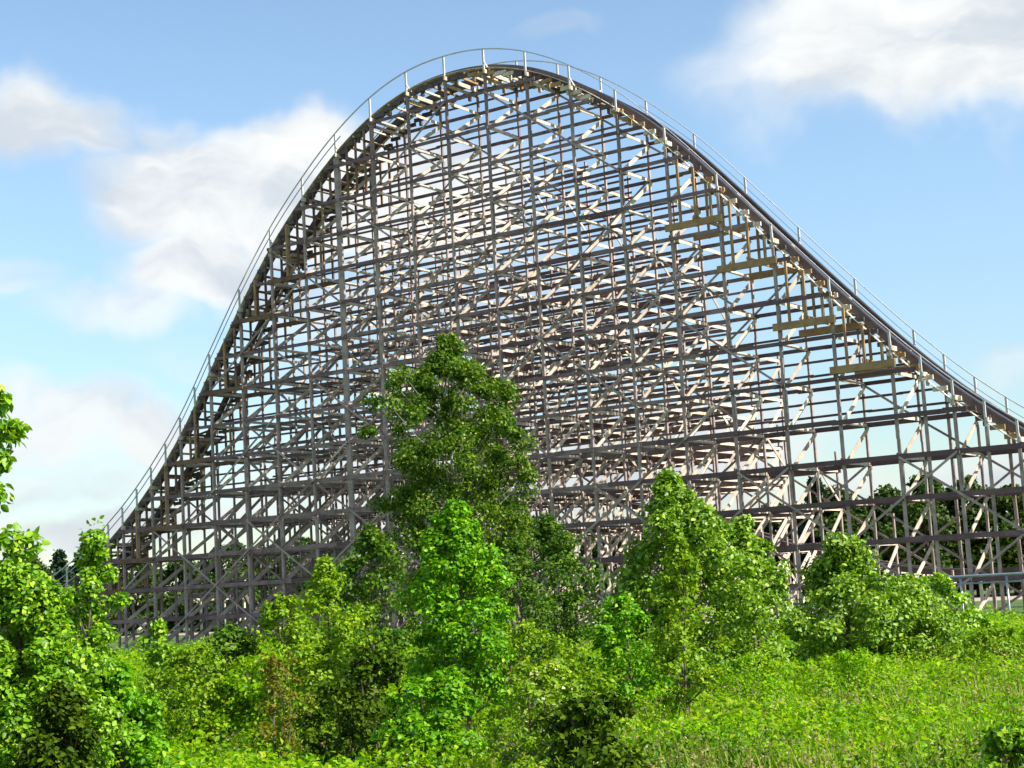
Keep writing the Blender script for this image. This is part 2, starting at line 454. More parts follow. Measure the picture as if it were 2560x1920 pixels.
# extra half-bay posts where the track runs low
for k in list(range(-17, -9)) + list(range(8, 16)):
    s = S0 + (k + .5) * BAY
    u = under(s)
    for p in range(2):
        m = MB(); m.box((s - .08, DEP[p] - .08, -.05 if s > 26 or s < -40 else LEV[max(0, sum(z < u - 3.2 for z in LEV) - 1)]), (s + .08, DEP[p] + .08, u)); m.build('intermediate_post', M_post, coaster)
    m = MB(); m.bar((s + .12, -.3, u + .08), (s + .12, 4.0, u + .08), .1, .24); m.build('track_cap', M_wood, coaster)

# extra frames between the bents on the steep left side
far_posts = MB(); studs = MB()
for k in range(-17, -3):
    s = S0 + (k + .5) * BAY
    for p in range(1, NP):
        zt = ptop(p, s) - (3.5 if k >= -9 and p < 2 else 0)
        if zt < 3: continue
        m = MB() if p < 3 else far_posts; m.box((s - .06, DEP[p] - .07, -.05), (s + .06, DEP[p] + .07, zt))
        if p < 3: m.build('intermediate_post', M_post, coaster)
    # crowded short studs carrying the track
    for q in (-.25, 0, .25):
        s2 = s + q * BAY
        for p in (0, 1):
            u2 = under(s2); zz = LEV[max(0, sum(z < u2 - 2.2 for z in LEV) - 1)]
            studs.box((s2 - .07, DEP[p] + .09, zz), (s2 + .07, DEP[p] + .22, u2 + .1))
        studs.bar((s2 + .1, 0, u2 - .75), (s2 + .1, 3.7, u2 - .75), .06, .18)
        studs.bar((s2 + .1, .1, u2 - 1.9), (s2 + .1, 3.6, u2 - .8), .05, .16)
    for p in range(1, NP - 1):
        m = MB()
        for j in range(-1, len(LEV) - 1):
            z0 = .35 if j < 0 else LEV[j]; z1 = LEV[j + 1]
            if z1 > ptop(p + 1, s) - .1: break
            if (j + k + p) % 2: m.bar((s + .14, DEP[p] + .05, z0 + .05), (s + .14, DEP[p + 1] - .05, z1 - .1), .05, .22)
            m.bar((s + .12, DEP[p], z1 - .02), (s + .12, DEP[p + 1], z1 - .02), .05, .17)
        m.build('sway_brace', M_wood, coaster)
far_posts.build('intermediate_post', M_post, coaster)['kind'] = 'stuff'
studs.build('track_stud', M_track2, coaster)['kind'] = 'stuff'

# ledgers: one long timber line per plane and level
def runs(fn, step=BAY):
    """stretches of s where fn(s) is true"""
    out = []; cur = None
    s = S_LO
    while s <= S_HI + 1e-6:
        if fn(s):
            cur = [s, s] if cur is None else [cur[0], s]
        else:
            if cur: out.append(cur)
            cur = None
        s += step
    if cur: out.append(cur)
    return out
led = []
for p in range(NP):
    levels = [(z, False) for z in LEV]
    if p > 0: levels += [(z + q, True) for z in LEV if z > 10 for q in ((.8, 1.62) if p in (1, 3, 5) else (.4, 1.3))]
    for (z, half) in levels:
        for (a, c) in runs(lambda s: ptop(p, s) > z - .25):
            # run out to where the ledger meets the track
            a2, c2 = a, c
            if p < 2:
                while a2 > a - BAY * .9 and ptop(p, a2 - .1) > z + .1: a2 -= .1
                while c2 < c + BAY * .9 and ptop(p, c2 + .1) > z + .1: c2 += .1
            if c2 - a2 < .5: continue
            m = MB(); s = a2 - .3; q = 0
            th = .14 if half else .23 if z > 12 else .28
            while s < c2 + .3:
                e = min(s + BAY * 2 + jit(.2), c2 + .3)
                m.bar((s, DEP[p] - .115 - .05 * (q % 2), z + jit(.03)), (e, DEP[p] - .115 - .05 * (q % 2), z + jit(.03)), .055, th)
                s = e - .25 if e < c2 + .25 else e
                q += 1
                if e >= c2 + .3: break
            if p < 2 and z < 10:
                m.bar((a2 - .2, DEP[p] + .115, z + .02), (c2 + .2, DEP[p] + .115, z + .02), .05, .24)
            led.append((p + (3 if half else 0), len(led), m))

led.sort(key=lambda t: t[:2])
rest_l = MB()
for n, (_, _, m) in enumerate(led):
    if n < 99: m.build('ledger', M_ledger, coaster)
    else:
        i0 = len(rest_l.v); rest_l.v += m.v; rest_l.f += [tuple(i0 + i for i in f) for f in m.f]
rest_l.build('ledger', M_ledger, coaster)['kind'] = 'stuff'

# long diagonal braces in the planes, climbing one level a bay
def zl(x):
    """height of the continuous level number x (0 = ground)"""
    L = [0.0] + LEV
    if x <= 0: return 0.3
    i = int(x)
    if i >= len(L) - 1: return L[-1] + (x - len(L) + 1) * 2.42
    return L[i] + (L[i + 1] - L[i]) * (x - i)
for p, starts in ((0, range(-22, 16, 3)), (1, range(-21, 16, 3)), (2, range(-19, 12, 4)), (4, range(-17, 8, 4))):
    for st in starts:
        for sg in (1, -1):
            m = MB(); n = 0; ph = random.randint(0, 4); low = p < 2
            for i in range(0, 15):
                if n and ((i + ph) % 5 < 2 and i > 3):
                    if n > 1: m.build('longitudinal_brace', M_post, coaster)
                    m = MB(); n = 0; continue
                ka, kb = (st + i, st + i + 1) if sg > 0 else (st + 16 - i, st + 15 - i)
                sa, sb = S0 + ka * BAY, S0 + kb * BAY
                if min(sa, sb) < S_LO or max(sa, sb) > S_HI: continue
                za, zb = zl(i), zl(i + 1)
                if i > 3 and (i + ph) % 5 < 2: continue
                if zb > ptop(p, sb) + .3 or za > ptop(p, sa): continue
                m.bar((sa, DEP[p] - .21 - .03 * sg, za), (sb, DEP[p] - .21 - .03 * sg, zb), .045, .13); n += 1
            if n > 1: m.build('longitudinal_brace', M_post, coaster)

# yellow transfer beams with short props, stepping down the right-hand slope (and mirrored up the steep side)
for (k, z) in ((4, 24.0), (5, 20.95), (6, 17.05), (7, 14.15)):
    sa = S0 + k * BAY - .25; sb = S0 + (k + 1) * BAY + .3
    for d in (-.27, 3.35):
        zz = z
        m = MB(); m.box((sa, d - .08, zz - .21), (sb, d + .08, zz + .21)); m.build('transfer_beam', M_new, coaster)
        for fr in (.26, .53, .8):
            s = sa + (sb - sa) * fr
            m = MB(); m.box((s - .07, d + .085, zz - .2), (s + .07, d + .22, under(s) + .05)); m.build('prop', M_new, coaster)
    m = MB(); s = S0 + (k + .5) * BAY
    m.bar((s + .13, -.4, z + .34), (s + .13, 4.0, z + .34), .08, .22); m.build('needle_beam', M_new, coaster)
for k in range(-12, -5):
    s = S0 + (k + .5) * BAY
    zz = LEV[max(0, sum(z < under(s) - 2.5 for z in LEV) - 1)]
    for d in (-.26, 3.4):
        m = MB(); m.box((s - BAY * .55, d - .07, zz - .16), (s + BAY * .55, d + .07, zz + .16)); m.build('transfer_beam', M_track2, coaster)
        m = MB(); m.box((s - .07, d + .075, zz - .2), (s + .07, d + .2, under(s) + .05)); m.build('prop', M_new, coaster)

# track: two laminated stacks with running rails, ties, walkways, handrails
SP = list(np.arange(S_LO - .5, S_HI + .5, .54))
track = MB()
trk = empty('track'); trk.parent = coaster
for d, w in ((.78, .42), (2.92, .42)):
    m = MB(); pts = [(s, d, ztop(s)) for s in SP]
    for q in range(4):                      # planks of the stack, each a little narrower
        ww = w - .05 * (q % 2); m.sweep(pts, [(-ww / 2, -.02 - .115 * (q + 1)), (ww / 2, -.02 - .115 * (q + 1)), (ww / 2, -.026 - .115 * q), (-ww / 2, -.026 - .115 * q)])
    m.build('timber_rail_stack', M_track, trk)
    m = MB(); m.sweep(pts, [(-.14, -.024), (.14, -.024), (.14, .012), (-.14, .012)]); m.build('running_rail', M_rail, trk)
# outer skirt boards that make the dark band
m = MB()
m.sweep([(s, .50, ztop(s)) for s in SP], [(-.03, -.62), (.03, -.62), (.03, -.04), (-.03, -.04)]); m.build('skirt_board', M_track, trk)
# ties: the hundred that show largest, the rest one mass
tie_s = list(np.arange(S_LO, S_HI, .81))
tie_s.sort(key=lambda s: abs(s + 2)); keep = sorted(tie_s[:100]); rest_t = tie_s[100:]
def slope(s): return (ztop(s + .1) - ztop(s - .1)) / .2
def tie(m, s, i):
    a = math.atan(slope(s)); up = (-math.sin(a), 0, math.cos(a))
    e0, e1 = (-.05, 3.75) if i % 2 else (.35, 3.35)
    z = ztop(s) - .54 / max(.5, math.cos(a)) * .95 - .03
    m.bar((s, e0, z), (s, e1, z), .10, .14, up)
for i, s in enumerate(keep):
    m = MB(); tie(m, s, i); m.build('tie', M_wood if i % 3 else M_new, trk)
m = MB()
for i, s in enumerate(rest_t): tie(m, s, i)
o = m.build('tie', M_wood, trk); o['kind'] = 'stuff'
for d, off in ((.16, 0), (3.52, .15)):
    m = MB(); m.sweep([(s, d, hz(s) - 1.22 + off + (.0)) for s in SP], [(-.17, -.03), (.17, -.03), (.17, .02), (-.17, .02)]); m.build('walkway', M_wood, trk)
# stepped bearer blocks under the track between the bents, level pieces of yellow and grey timber
blocks = []
for d in (.12, 3.6):
    i = 0; sx = S_LO
    while sx < S_HI:
        blocks.append((abs(sx - 8) + (30 if d > 1 else 0), sx, d, i)); sx += .72; i += 1
blocks.sort()
for mt in (M_new, M_wood, M_track):
    rest_b = MB()
    for n, (_, sx, d, i) in enumerate(blocks):
        want = (M_new, M_wood, M_track)[(i * 7 % 5 + i) % 3] if sx > -3 else M_track
        if want is not mt: continue
        m = MB() if n < 90 else rest_b
        z = under(sx) + .06
        m.box((sx - .40, d - .07, z - .13), (sx + .40, d + .07, z + .12))
        if i % 2: m.box((sx - .06, d + .072, z - .42), (sx + .10, d + .3, z + .2))
        if n < 90: m.build('bearer_block', mt, coaster)
    if rest_b.v: o = rest_b.build('bearer_block', mt, coaster); o['kind'] = 'stuff'
for d, off, nm in ((-.10, 0.0, 'near'), (3.82, .15, 'far')):
    hrl = empty('handrail'); hrl.parent = coaster
    def top(s): return hz(s) + off + (.25 * sm(s, 8, 14) if d > 1 else 0)
    m = MB(); m.sweep([(s, d - .04, top(s)) for s in SP], [(-.04, -.035), (.04, -.035), (.04, .035), (-.04, .035)]); m.build('top_rail', M_white if d < 1 else M_white, hrl)
    m = MB(); m.sweep([(s, d - .04, top(s) - .62) for s in SP if s < -13 or d > 1 and s > 8], [(-.03, -.03), (.03, -.03), (.03, .03), (-.03, .03)]) if True else None
    if d < 1: m.build('mid_rail', M_steel, hrl)
    else:
        m = MB(); m.sweep([(s, d - .04, top(s) - .6) for s in SP if s > 8], [(-.02, -.02), (.02, -.02), (.02, .02), (-.02, .02)]); m.build('mid_rail', M_steel, hrl)
    for k2 in range(-34, 32):
        s = S0 + k2 * BAY / 2
        if k2 % 2 and not (hz(s) < 20 and (s > 25 or s < -26)): continue
        m = MB(); m.box((s - .06, d - .0, top(s) - 1.45), (s + .06, d + .10, top(s) - .03)); m.build('baluster_post', M_white, hrl)
        if k2 % 4 == 0:
            m = MB(); m.bar((s + .08, d, top(s) - .9), (s + .08, d + .75 * (1 if d < 1 else -1), top(s) - 1.4), .05, .1); m.build('knee_brace', M_white, hrl)

# low return track behind, seen through the trestle
low = tag(empty('return_track', W(0, 21.5, 0), ANG), 'low dark timber return track running behind the tall trestle near the ground', 'roller coaster track')
def lz(s): return 6.2 + 3.6 * math.cos((s + 12) / 11.0) * (1 if s > -46 else .6)
LP = list(np.arange(-52, 46, .9))
for d in (0, 1.9):
    m = MB(); m.sweep([(s, d, lz(s)) for s in LP], [(-.2, -.42), (.2, -.42), (.2, 0), (-.2, 0)]); m.build('timber_rail_stack', M_track, low)
m = MB()
for s in LP: m.bar((s, -.6, lz(s) - .5), (s, 2.5, lz(s) - .5), .1, .14)
m.build('tie_deck', M_wood, low)
for i in range(31):
    s = -50 + i * 3.0; m = MB()
    for d in (-.3, 2.2): m.box((s - .09, d - .09, -.05), (s + .09, d + .09, lz(s) - .6))
    zz = 2.2
    while zz < lz(s) - 1: m.bar((s + .12, -.5, zz), (s + .12, 2.4, zz), .05, .2); zz += 2.3
    m.bar((s + .15, -.3, .3), (s + .15, 2.2, min(2.2, lz(s) - .8)), .05, .18)
    m.build('bent', M_wood, low)
for z in (2.3, 4.6):
    for d in (-.42, 2.32):
        m = MB()
        for i in range(30):
            s = -50 + i * 3.0
            if min(lz(s), lz(s + 3)) - .7 > z: m.bar((s - .1, d, z), (s + 3.1, d, z), .05, .2)
        m.build('ledger', M_ledger, low)

# steel guard rail along the foot of the trestle, right
gr = tag(empty('guard_rail', W(36, -1.6, 0), ANG), 'two-bar blue grey steel guard rail at the foot of the trestle', 'guard rail')
for z, r in ((2.42, .07), (2.05, .045)):
    m = MB(); m.tube([(-10.5, 0, z), (0, 0, z), (16, 0, z)], r, 8); m.build('rail', M_bluesteel, gr, True)
for i in range(11):
    x = -10 + i * 2.4
    m = MB(); m.tube([(x, .02, -.05), (x, .02, 2.4)], .06, 8); m.build('post', M_steel, gr, True)

# ------------------------------------------------------------------ foliage tools
def leaf_template(kind):
    if kind == 'kite':      # folded blade of two faces
        v = np.array([(0, 0, 0), (-.36, .45, .10), (0, 1, -.05), (.36, .45, .10)], float); f = [(0, 3, 2), (0, 2, 1)]
    elif kind == 'oval':
        v = np.array([(0, 0, 0), (-.25, .2, .05), (-.34, .5, .08), (-.2, .82, .0), (0, 1.05, -.1), (.2, .82, .0), (.34, .5, .08), (.25, .2, .05), (0, .5, -.03)], float)
        f = [(0, 8, 2, 1), (8, 4, 3, 2), (0, 7, 6, 8), (8, 6, 5, 4)]
    elif kind == 'maple':
        o = [(0, 0), (-.16, .16), (-.48, .08), (-.36, .34), (-.58, .62), (-.24, .60), (0, 1.08), (.24, .60), (.58, .62), (.36, .34), (.48, .08), (.16, .16)]
        v = np.array([(x, y, .12 * abs(x) - .06 * y * y) for x, y in o] + [(0, .38, 0)], float); n = 12; f = []
        for a in range(0, 12, 1): f.append((12, (a + 1) % 12, a))
    elif kind == 'blade':
        v = np.array([(-.03, 0, 0), (.03, 0, 0), (.022, .5, .03), (-.022, .5, .03), (0, 1.0, .22)], float); f = [(0, 1, 2, 3), (3, 2, 4)]
    v = v - np.array([0, 0, 0])
    return v, f

TPL = {k: leaf_template(k) for k in ('kite', 'oval', 'maple', 'blade')}

def leaves(name, P, size, nrm, mat, kind='kite', parent=None, dirs=None, width=1.0):
    """a leaf at every point of P, its face turned to nrm, pointing along dirs"""
    v, f = TPL[kind]; N = len(P); v = v * np.array([width, 1, 1])
    nrm = nrm / (np.linalg.norm(nrm, axis=1, keepdims=True) + 1e-9)
    if dirs is None:
        dirs = rng.normal(size=(N, 3)); dirs[:, 2] -= .35
    y = dirs - (dirs * nrm).sum(1, keepdims=True) * nrm
    y /= (np.linalg.norm(y, axis=1, keepdims=True) + 1e-9)
    x = np.cross(y, nrm)
    B = np.stack([x, y, nrm], 1)                       # rows
    V = np.einsum('kc,ncd->nkd', v, B) * np.asarray(size)[:, None, None] + P[:, None, :]
    co = V.reshape(-1, 3)
    fi = np.concatenate([np.array(a) for a in f]); sz = np.array([len(a) for a in f])
    idx = (fi[None, :] + (np.arange(N) * len(v))[:, None]).ravel()
    return raw_mesh(name, co, idx, np.tile(sz, N), mat, parent)

def prof_r(profile, h):
    hs = [p[0] for p in profile]; rs = [p[1] for p in profile]
    return np.interp(h, hs, rs)

def make_plant(name, base, height, profile, leaf, n, mat, bark, label, cat, group=None, kind='kite', clumps=60, clump_r=.35,
               trunk_r=.06, crown_from=.2, lean=(0, 0), stems=1, up=.55, seed=None, trunk_name='trunk', thing_mat2=None, frac2=0.0, stretch=.75, shell=.55):
    """trunk with limbs; every limb ends in a clump of leaves; profile: [(share of height, radius)]"""
    rs = np.random.default_rng(seed if seed is not None else int(abs(base[0] * 131 + base[1] * 77) * 10) % 99991)
    root = tag(empty(name, base), label, cat, group)
    m = MB()
    cl = []
    # clumps spread through the crown, mostly near its surface
    for i in range(clumps):
        h = crown_from + (1 - crown_from) * (i + rs.random()) / clumps
        a = rs.random() * 2 * math.pi
        rad = prof_r(profile, h) * (shell + (1 - shell) * rs.random() ** .6) if rs.random() < .8 else prof_r(profile, h) * rs.random()
        rad *= 1 + .22 * math.sin(a * 3 + h * 9 + i) + .12 * rs.normal()
        cl.append((h, a, max(0, rad)))
    ph = rs.random() * 6
    def trunk_pt(h, st=0):
        off = (st - (stems - 1) / 2) * .25
        return Vector((lean[0] * h * h + off * h * .8 + .05 * math.sin(h * 7 + ph + st), lean[1] * h * h + .05 * math.cos(h * 6 + ph) + off * .5 * h, height * h))
    for st in range(stems):
        hh = .93 - .12 * st
        m.tube([trunk_pt(t * hh / 9, st) if t else Vector((0, 0, -.1)) for t in range(10)], [trunk_r * (1 - .85 * t / 9) / (1 if st == 0 else 1.4) + .004 for t in range(10)], 7)
    pts = []; nr = []
    for i, (h, a, rad) in enumerate(cl):
        st = i % stems
        tip = trunk_pt(h, st) + Vector((math.cos(a) * rad, math.sin(a) * rad, 0))
        h0 = max(crown_from * .8, h - .10 - .25 * rad / max(height, 1))
        if i % 2 == 0:
            p0 = trunk_pt(h0, st); mid = p0.lerp(tip, .55) + Vector((0, 0, -.06 * rad))
            m.tube([p0, mid, tip], [trunk_r * .42 * (1 - h) + .008, trunk_r * .2 * (1 - h) + .005, .003], 4)
        k = max(4, int(n / clumps * (.5 + rs.random())))
        cr = clump_r * (.6 + .7 * rs.random()) * (1 - .45 * max(0, h - .7) / .3)
        g = rs.normal(size=(k, 3)); g /= np.linalg.norm(g, axis=1, keepdims=True)
        g *= (cr * rs.random(k) ** .45)[:, None]; g[:, 2] *= stretch
        # twigs droop outwards
        P = np.array(tip)[None, :] + g
        out = g + np.array([math.cos(a), math.sin(a), 0]) * .3 * cr
        nn = out / (np.linalg.norm(out, axis=1, keepdims=True) + 1e-6) * .45 + rs.normal(size=(k, 3)) * .45; nn[:, 2] += up
        pts.append(P); nr.append(nn)
    # a leading shoot
    k = max(6, int(n * .012)); hh = rs.random(k)
    P = np.array([trunk_pt(.9 + .1 * t) for t in hh]) + rs.normal(size=(k, 3)) * .05 * height ** .3; pts.append(P); nr.append(rs.normal(size=(k, 3)) * .5 + np.array([0, 0, up]))
    P = np.concatenate(pts); nn = np.concatenate(nr)
    P[:, 2] = np.maximum(P[:, 2], .05)
    sz = leaf * (.6 + .7 * rs.random(len(P)))
    m.build(trunk_name, bark, root, True)
    if thing_mat2 is not None:
        sel = rs.random(len(P)) < frac2
        leaves('blossom', P[sel], sz[sel] * .9, nn[sel] + np.array([0, 0, .6]), thing_mat2, kind, root)
        P, sz, nn = P[~sel], sz[~sel], nn[~sel]
    leaves('crown', P, sz, nn, mat, kind, root)
    return root

def ground_at(px, Y):
    """foot of a plant seen at column px"""
    p = at(px, 1500, Y); return Vector((p.x, Y, 0))
def hgt(px, py, Y): return at(px, py, Y).z

TREE = [(0, .3), (.2, .75), (.45, 1.0), (.7, .8), (.9, .4), (1, .06)]
ROUND = [(0, .75), (.25, 1.0), (.6, .95), (.85, .6), (1, .12)]
CONE = [(0, .8), (.15, 1.0), (.5, .7), (.8, .35), (1, .03)]
def scaled(profile, r): return [(h, v * r) for h, v in profile]
def plant(px, top, Y, wpx, leaf, n, mat, label, name='shrub', cat='shrub', prof=ROUND, bark=None, **kw):
    b = ground_at(px, Y); H = hgt(px, top, Y) - .55 * kw.get('clump_r', .35); r = wpx * Y / F_PX / 2
    return make_plant(name, b, H, scaled(prof, r), leaf, n, mat, bark or M_bark, label, cat, **kw)

# ------------------------------------------------------------------ trees and shrubs
POP = [(0, .1), (.2, .35), (.33, .62), (.43, .95), (.6, 1.03), (.78, 1.0), (.9, .85), (.915, .26), (.95, .17), (1, .03)]
plant(1152, 828, 50, 350, .115, 62000, M_poplar, 'tall dark green poplar with pale forked trunk standing alone before the middle of the trestle', 'poplar_tree', 'tree',
      POP, M_bark_pale, clumps=300, clump_r=.46, trunk_r=.13, crown_from=.24, up=.3, seed=5, shell=.55, stems=2)
plant(1155, 1240, 28, 270, .078, 20000, M_maple, 'vivid bright green young maple in front of the tall poplar', 'maple_sapling', 'tree',
      [(0, .3), (.2, .55), (.4, .9), (.6, 1.0), (.78, .75), (.9, .4), (1, .06)], clumps=120, clump_r=.27, trunk_r=.05, crown_from=.28, kind='oval', seed=3)
plant(1725, 1165, 38, 345, .115, 24000, M_maple2, 'broad green maple with pale sunlit leaf tips to the right of the tall poplar', 'maple_tree', 'tree',
      [(0, .7), (.2, .9), (.42, 1.0), (.62, .86), (.78, .64), (.9, .34), (1, .05)], clumps=120, clump_r=.46, trunk_r=.09, crown_from=.12, kind='oval', lean=(-.35, 0), seed=9)
plant(1875, 1275, 40, 200, .115, 8500, M_maple2, 'second maple crown leaning on the right flank of the broad maple', 'maple_tree', 'tree',
      TREE, clumps=60, clump_r=.38, trunk_r=.07, crown_from=.15, kind='oval', seed=19)
plant(1705, 1330, 30, 190, .095, 5200, M_yellow, 'slim yellow green sapling on a thin bare stem in front of the broad maple', 'sapling', 'tree',
      [(0, .3), (.22, .6), (.4, 1.0), (.65, .85), (.85, .45), (1, .05)], clumps=70, clump_r=.2, trunk_r=.03, crown_from=.24, seed=21)
plant(2115, 1325, 45, 300, .125, 19000, M_maple2, 'wide round green bush in front of the right end of the trestle', 'round_bush', 'bush',
      [(0, .9), (.25, 1.0), (.5, 1.0), (.7, .7), (.85, .36), (1, .06)], clumps=100, clump_r=.5, trunk_r=.07, crown_from=.04, stems=3, kind='oval', seed=31)
plant(2275, 1425, 46, 250, .12, 12000, M_maple2, 'lower spreading right-hand partner of the wide round bush', 'round_bush', 'bush', clumps=80, clump_r=.48, trunk_r=.06, crown_from=.04, stems=3, kind='oval', seed=32)
plant(2350, 1425, 47, 170, .15, 3200, M_near, 'small bright bush against the right flank of the wide round bush', 'small_bush', 'bush', clumps=36, clump_r=.34, trunk_r=.04, crown_from=.08, seed=33)
plant(1385, 1275, 46, 240, .12, 8000, M_olive, 'dark olive tree with feathery leaves between the tall poplar and the broad maple', 'olive_green_tree', 'tree', TREE, clumps=90, clump_r=.42, trunk_r=.07, crown_from=.12, seed=35, shell=.3)
plant(1300, 1330, 43, 160, .11, 4500, M_olive, 'narrow dull green tree at the right foot of the tall poplar', 'olive_green_tree', 'tree', TREE, clumps=60, clump_r=.36, trunk_r=.06, crown_from=.12, seed=36, shell=.3)
plant(1560, 1478, 33, 220, .10, 6500, M_maple, 'fresh green shrub low between the olive tree and the slim sapling', 'green_shrub', 'shrub', clumps=60, clump_r=.27, trunk_r=.035, crown_from=.08, seed=37)
plant(930, 1300, 46, 250, .13, 7500, M_olive, 'dark green tree at the left foot of the tall poplar', 'dark_green_tree', 'tree', TREE, clumps=90, clump_r=.42, trunk_r=.07, crown_from=.12, seed=38)
plant(815, 1385, 40, 200, .11, 7000, M_yellow, 'rounded yellow green tree with its top against the lowest ledgers left of the poplar', 'yellow_green_tree', 'tree', TREE, clumps=80, clump_r=.33, trunk_r=.06, crown_from=.1, seed=39)
plant(700, 1475, 36, 210, .10, 7000, M_yellow, 'low yellow green shrub left of the rounded yellow green tree', 'yellow_green_shrub', 'shrub', clumps=70, clump_r=.3, trunk_r=.04, crown_from=.06, seed=40)
plant(565, 1550, 36, 210, .12, 6000, M_olive, 'round dark leaved bush just under the left foot of the trestle', 'dark_bush', 'bush', clumps=70, clump_r=.3, trunk_r=.04, crown_from=.04, seed=41)
plant(400, 1540, 34, 150, .11, 3500, M_near, 'small upright green shrub beside the left foot of the trestle', 'green_shrub', 'shrub', TREE, clumps=40, clump_r=.28, trunk_r=.035, crown_from=.08, seed=42)
plant(2490, 1560, 40, 330, .10, 6500, M_yellow, 'low spreading green mound at the right edge below the guard rail', 'low_shrub', 'shrub', clumps=90, clump_r=.3, trunk_r=.03, crown_from=.02, seed=43, stems=3)

# left foreground
plant(30, 1385, 15, 370, .055, 46000, M_near, 'large leafy green maple filling the left foreground', 'maple_tree', 'tree',
      [(0, .85), (.3, 1.0), (.6, 1.0), (.8, .75), (.92, .45), (1, .12)], clumps=150, clump_r=.24, trunk_r=.06, crown_from=.05, kind='oval', seed=51)
plant(225, 1300, 17, 190, .055, 12000, M_near, 'slender green sapling top rising right of the left foreground maple', 'sapling', 'tree',
      [(0, .9), (.4, 1.0), (.7, .8), (.85, .55), (1, .12)], clumps=55, clump_r=.2, trunk_r=.03, crown_from=.15, kind='oval', seed=52)
plant(290, 1640, 16, 300, .055, 22000, M_maple, 'dense dark hollowed bush at the lower left below the sapling top', 'leafy_bush', 'bush', clumps=110, clump_r=.2, trunk_r=.04, crown_from=.03, kind='oval', seed=53)
plant(170, 1700, 14, 260, .055, 24000, M_hollow_shade, 'green bush coloured very dark for the shaded hollow in the bottom left corner', 'leafy_bush', 'bush', clumps=110, clump_r=.2, trunk_r=.04, crown_from=.03, kind='oval', seed=54)  # dark leaf colour takes the place of shade here
# tall maple just outside the left edge; a spray reaches into view
b = ground_at(-290, 12)
make_plant('maple_tree', b, 5.7, [(0, .3), (.4, .8), (.6, .95), (.72, 1.14), (.8, .85), (.86, .98), (.93, .9), (1, .1)], .07, 13000, M_near, M_bark,
           'overhanging maple whose leafy sprays poke in at the left edge against the sky', 'tree', kind='oval', clumps=70, clump_r=.2, trunk_r=.09, crown_from=.35, seed=55)

# shrubs of the thicket
TH = [  # px, top, Y, width px, material, leaf, n, label
    (480, 1600, 30, 260, M_yellow, .09, 7000, 'mid green shrub in the thicket below the left foot of the trestle'),
    (640, 1625, 30, 250, M_weed, .09, 6500, 'straggly brownish shrub right of the mid green shrub in the left thicket'),
    (790, 1590, 29, 270, M_yellow, .09, 7500, 'lime green shrub in the thicket left of the bright young maple'),
    (930, 1610, 25, 240, M_hollow_shade, .085, 6500, 'dull green shrub coloured dark for the shaded hollow left of the bright young maple'),
    (850, 1690, 24, 230, M_hollow_shade, .08, 5500, 'low shrub coloured very dark for the shade in the hollow of the left thicket'),
    (690, 1625, 27, 120, M_weedred, .07, 2600, 'narrow shrub with rusty brown leaves in the left thicket'),
    (1080, 1680, 23, 250, M_maple, .09, 6500, 'leafy green shrub at the foot of the bright young maple'),
    (1290, 1540, 31, 260, M_yellow, .09, 7000, 'bright green shrub between the young maple and the fresh green shrub'),
    (1400, 1640, 25, 260, M_yellow, .085, 6500, 'soft green shrub behind the cream flowering shrub'),
    (1460, 1725, 18, 250, M_hollow_shade, .085, 7000, 'green bush coloured dark to stand for a shaded hollow at the bottom centre right'),
    (2500, 1800, 18, 240, M_near, .085, 6500, 'dark leaved bush in the bottom right corner'),
    (2120, 1610, 34, 260, M_weed, .08, 4000, 'low green shrub at the foot of the wide round bush'),
    (1860, 1625, 33, 240, M_weed, .07, 4500, 'pale weedy shrub between the slim sapling and the wide round bush'),
]
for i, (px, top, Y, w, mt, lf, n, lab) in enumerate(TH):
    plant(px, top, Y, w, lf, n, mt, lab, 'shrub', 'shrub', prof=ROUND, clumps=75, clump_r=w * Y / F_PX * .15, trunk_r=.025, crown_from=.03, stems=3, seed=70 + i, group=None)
plant(1340, 1640, 21, 230, .07, 5500, M_yellow, 'shrub dotted with cream flower clusters right of the bright young maple', 'flowering_shrub', 'shrub', clumps=70, clump_r=.19, trunk_r=.025, crown_from=.05, stems=3, seed=95, thing_mat2=M_cream, frac2=.16)

# teal tarpaulin lying in the weeds by the path
tp = at(2372, 1548, 62); tb = Vector((tp.x, 62, 0))
co = []; f = []; g = 9
for i in range(g):
    for j in range(g):
        x = (i / (g - 1) - .5) * 1.5; y = (j / (g - 1) - .5) * 1.0
        co.append((x, y, .05 + .95 * max(0, 1 - abs(x + .1) * 1.25) * (1 - abs(y) * .5) + .07 * math.sin(i * 2.1 + j * 1.3)))
for i in range(g - 1):
    for j in range(g - 1):
        a = i * g + j; f += [a, a + g, a + g + 1, a + 1]
o = raw_mesh('tarpaulin', co, f, [4] * ((g - 1) ** 2), M_tarp); o.location = tb
tag(o, 'crumpled teal tarpaulin tent in the weeds beside the wide round bush', 'tarpaulin')
md = o.modifiers.new('solid', 'SOLIDIFY'); md.thickness = .02

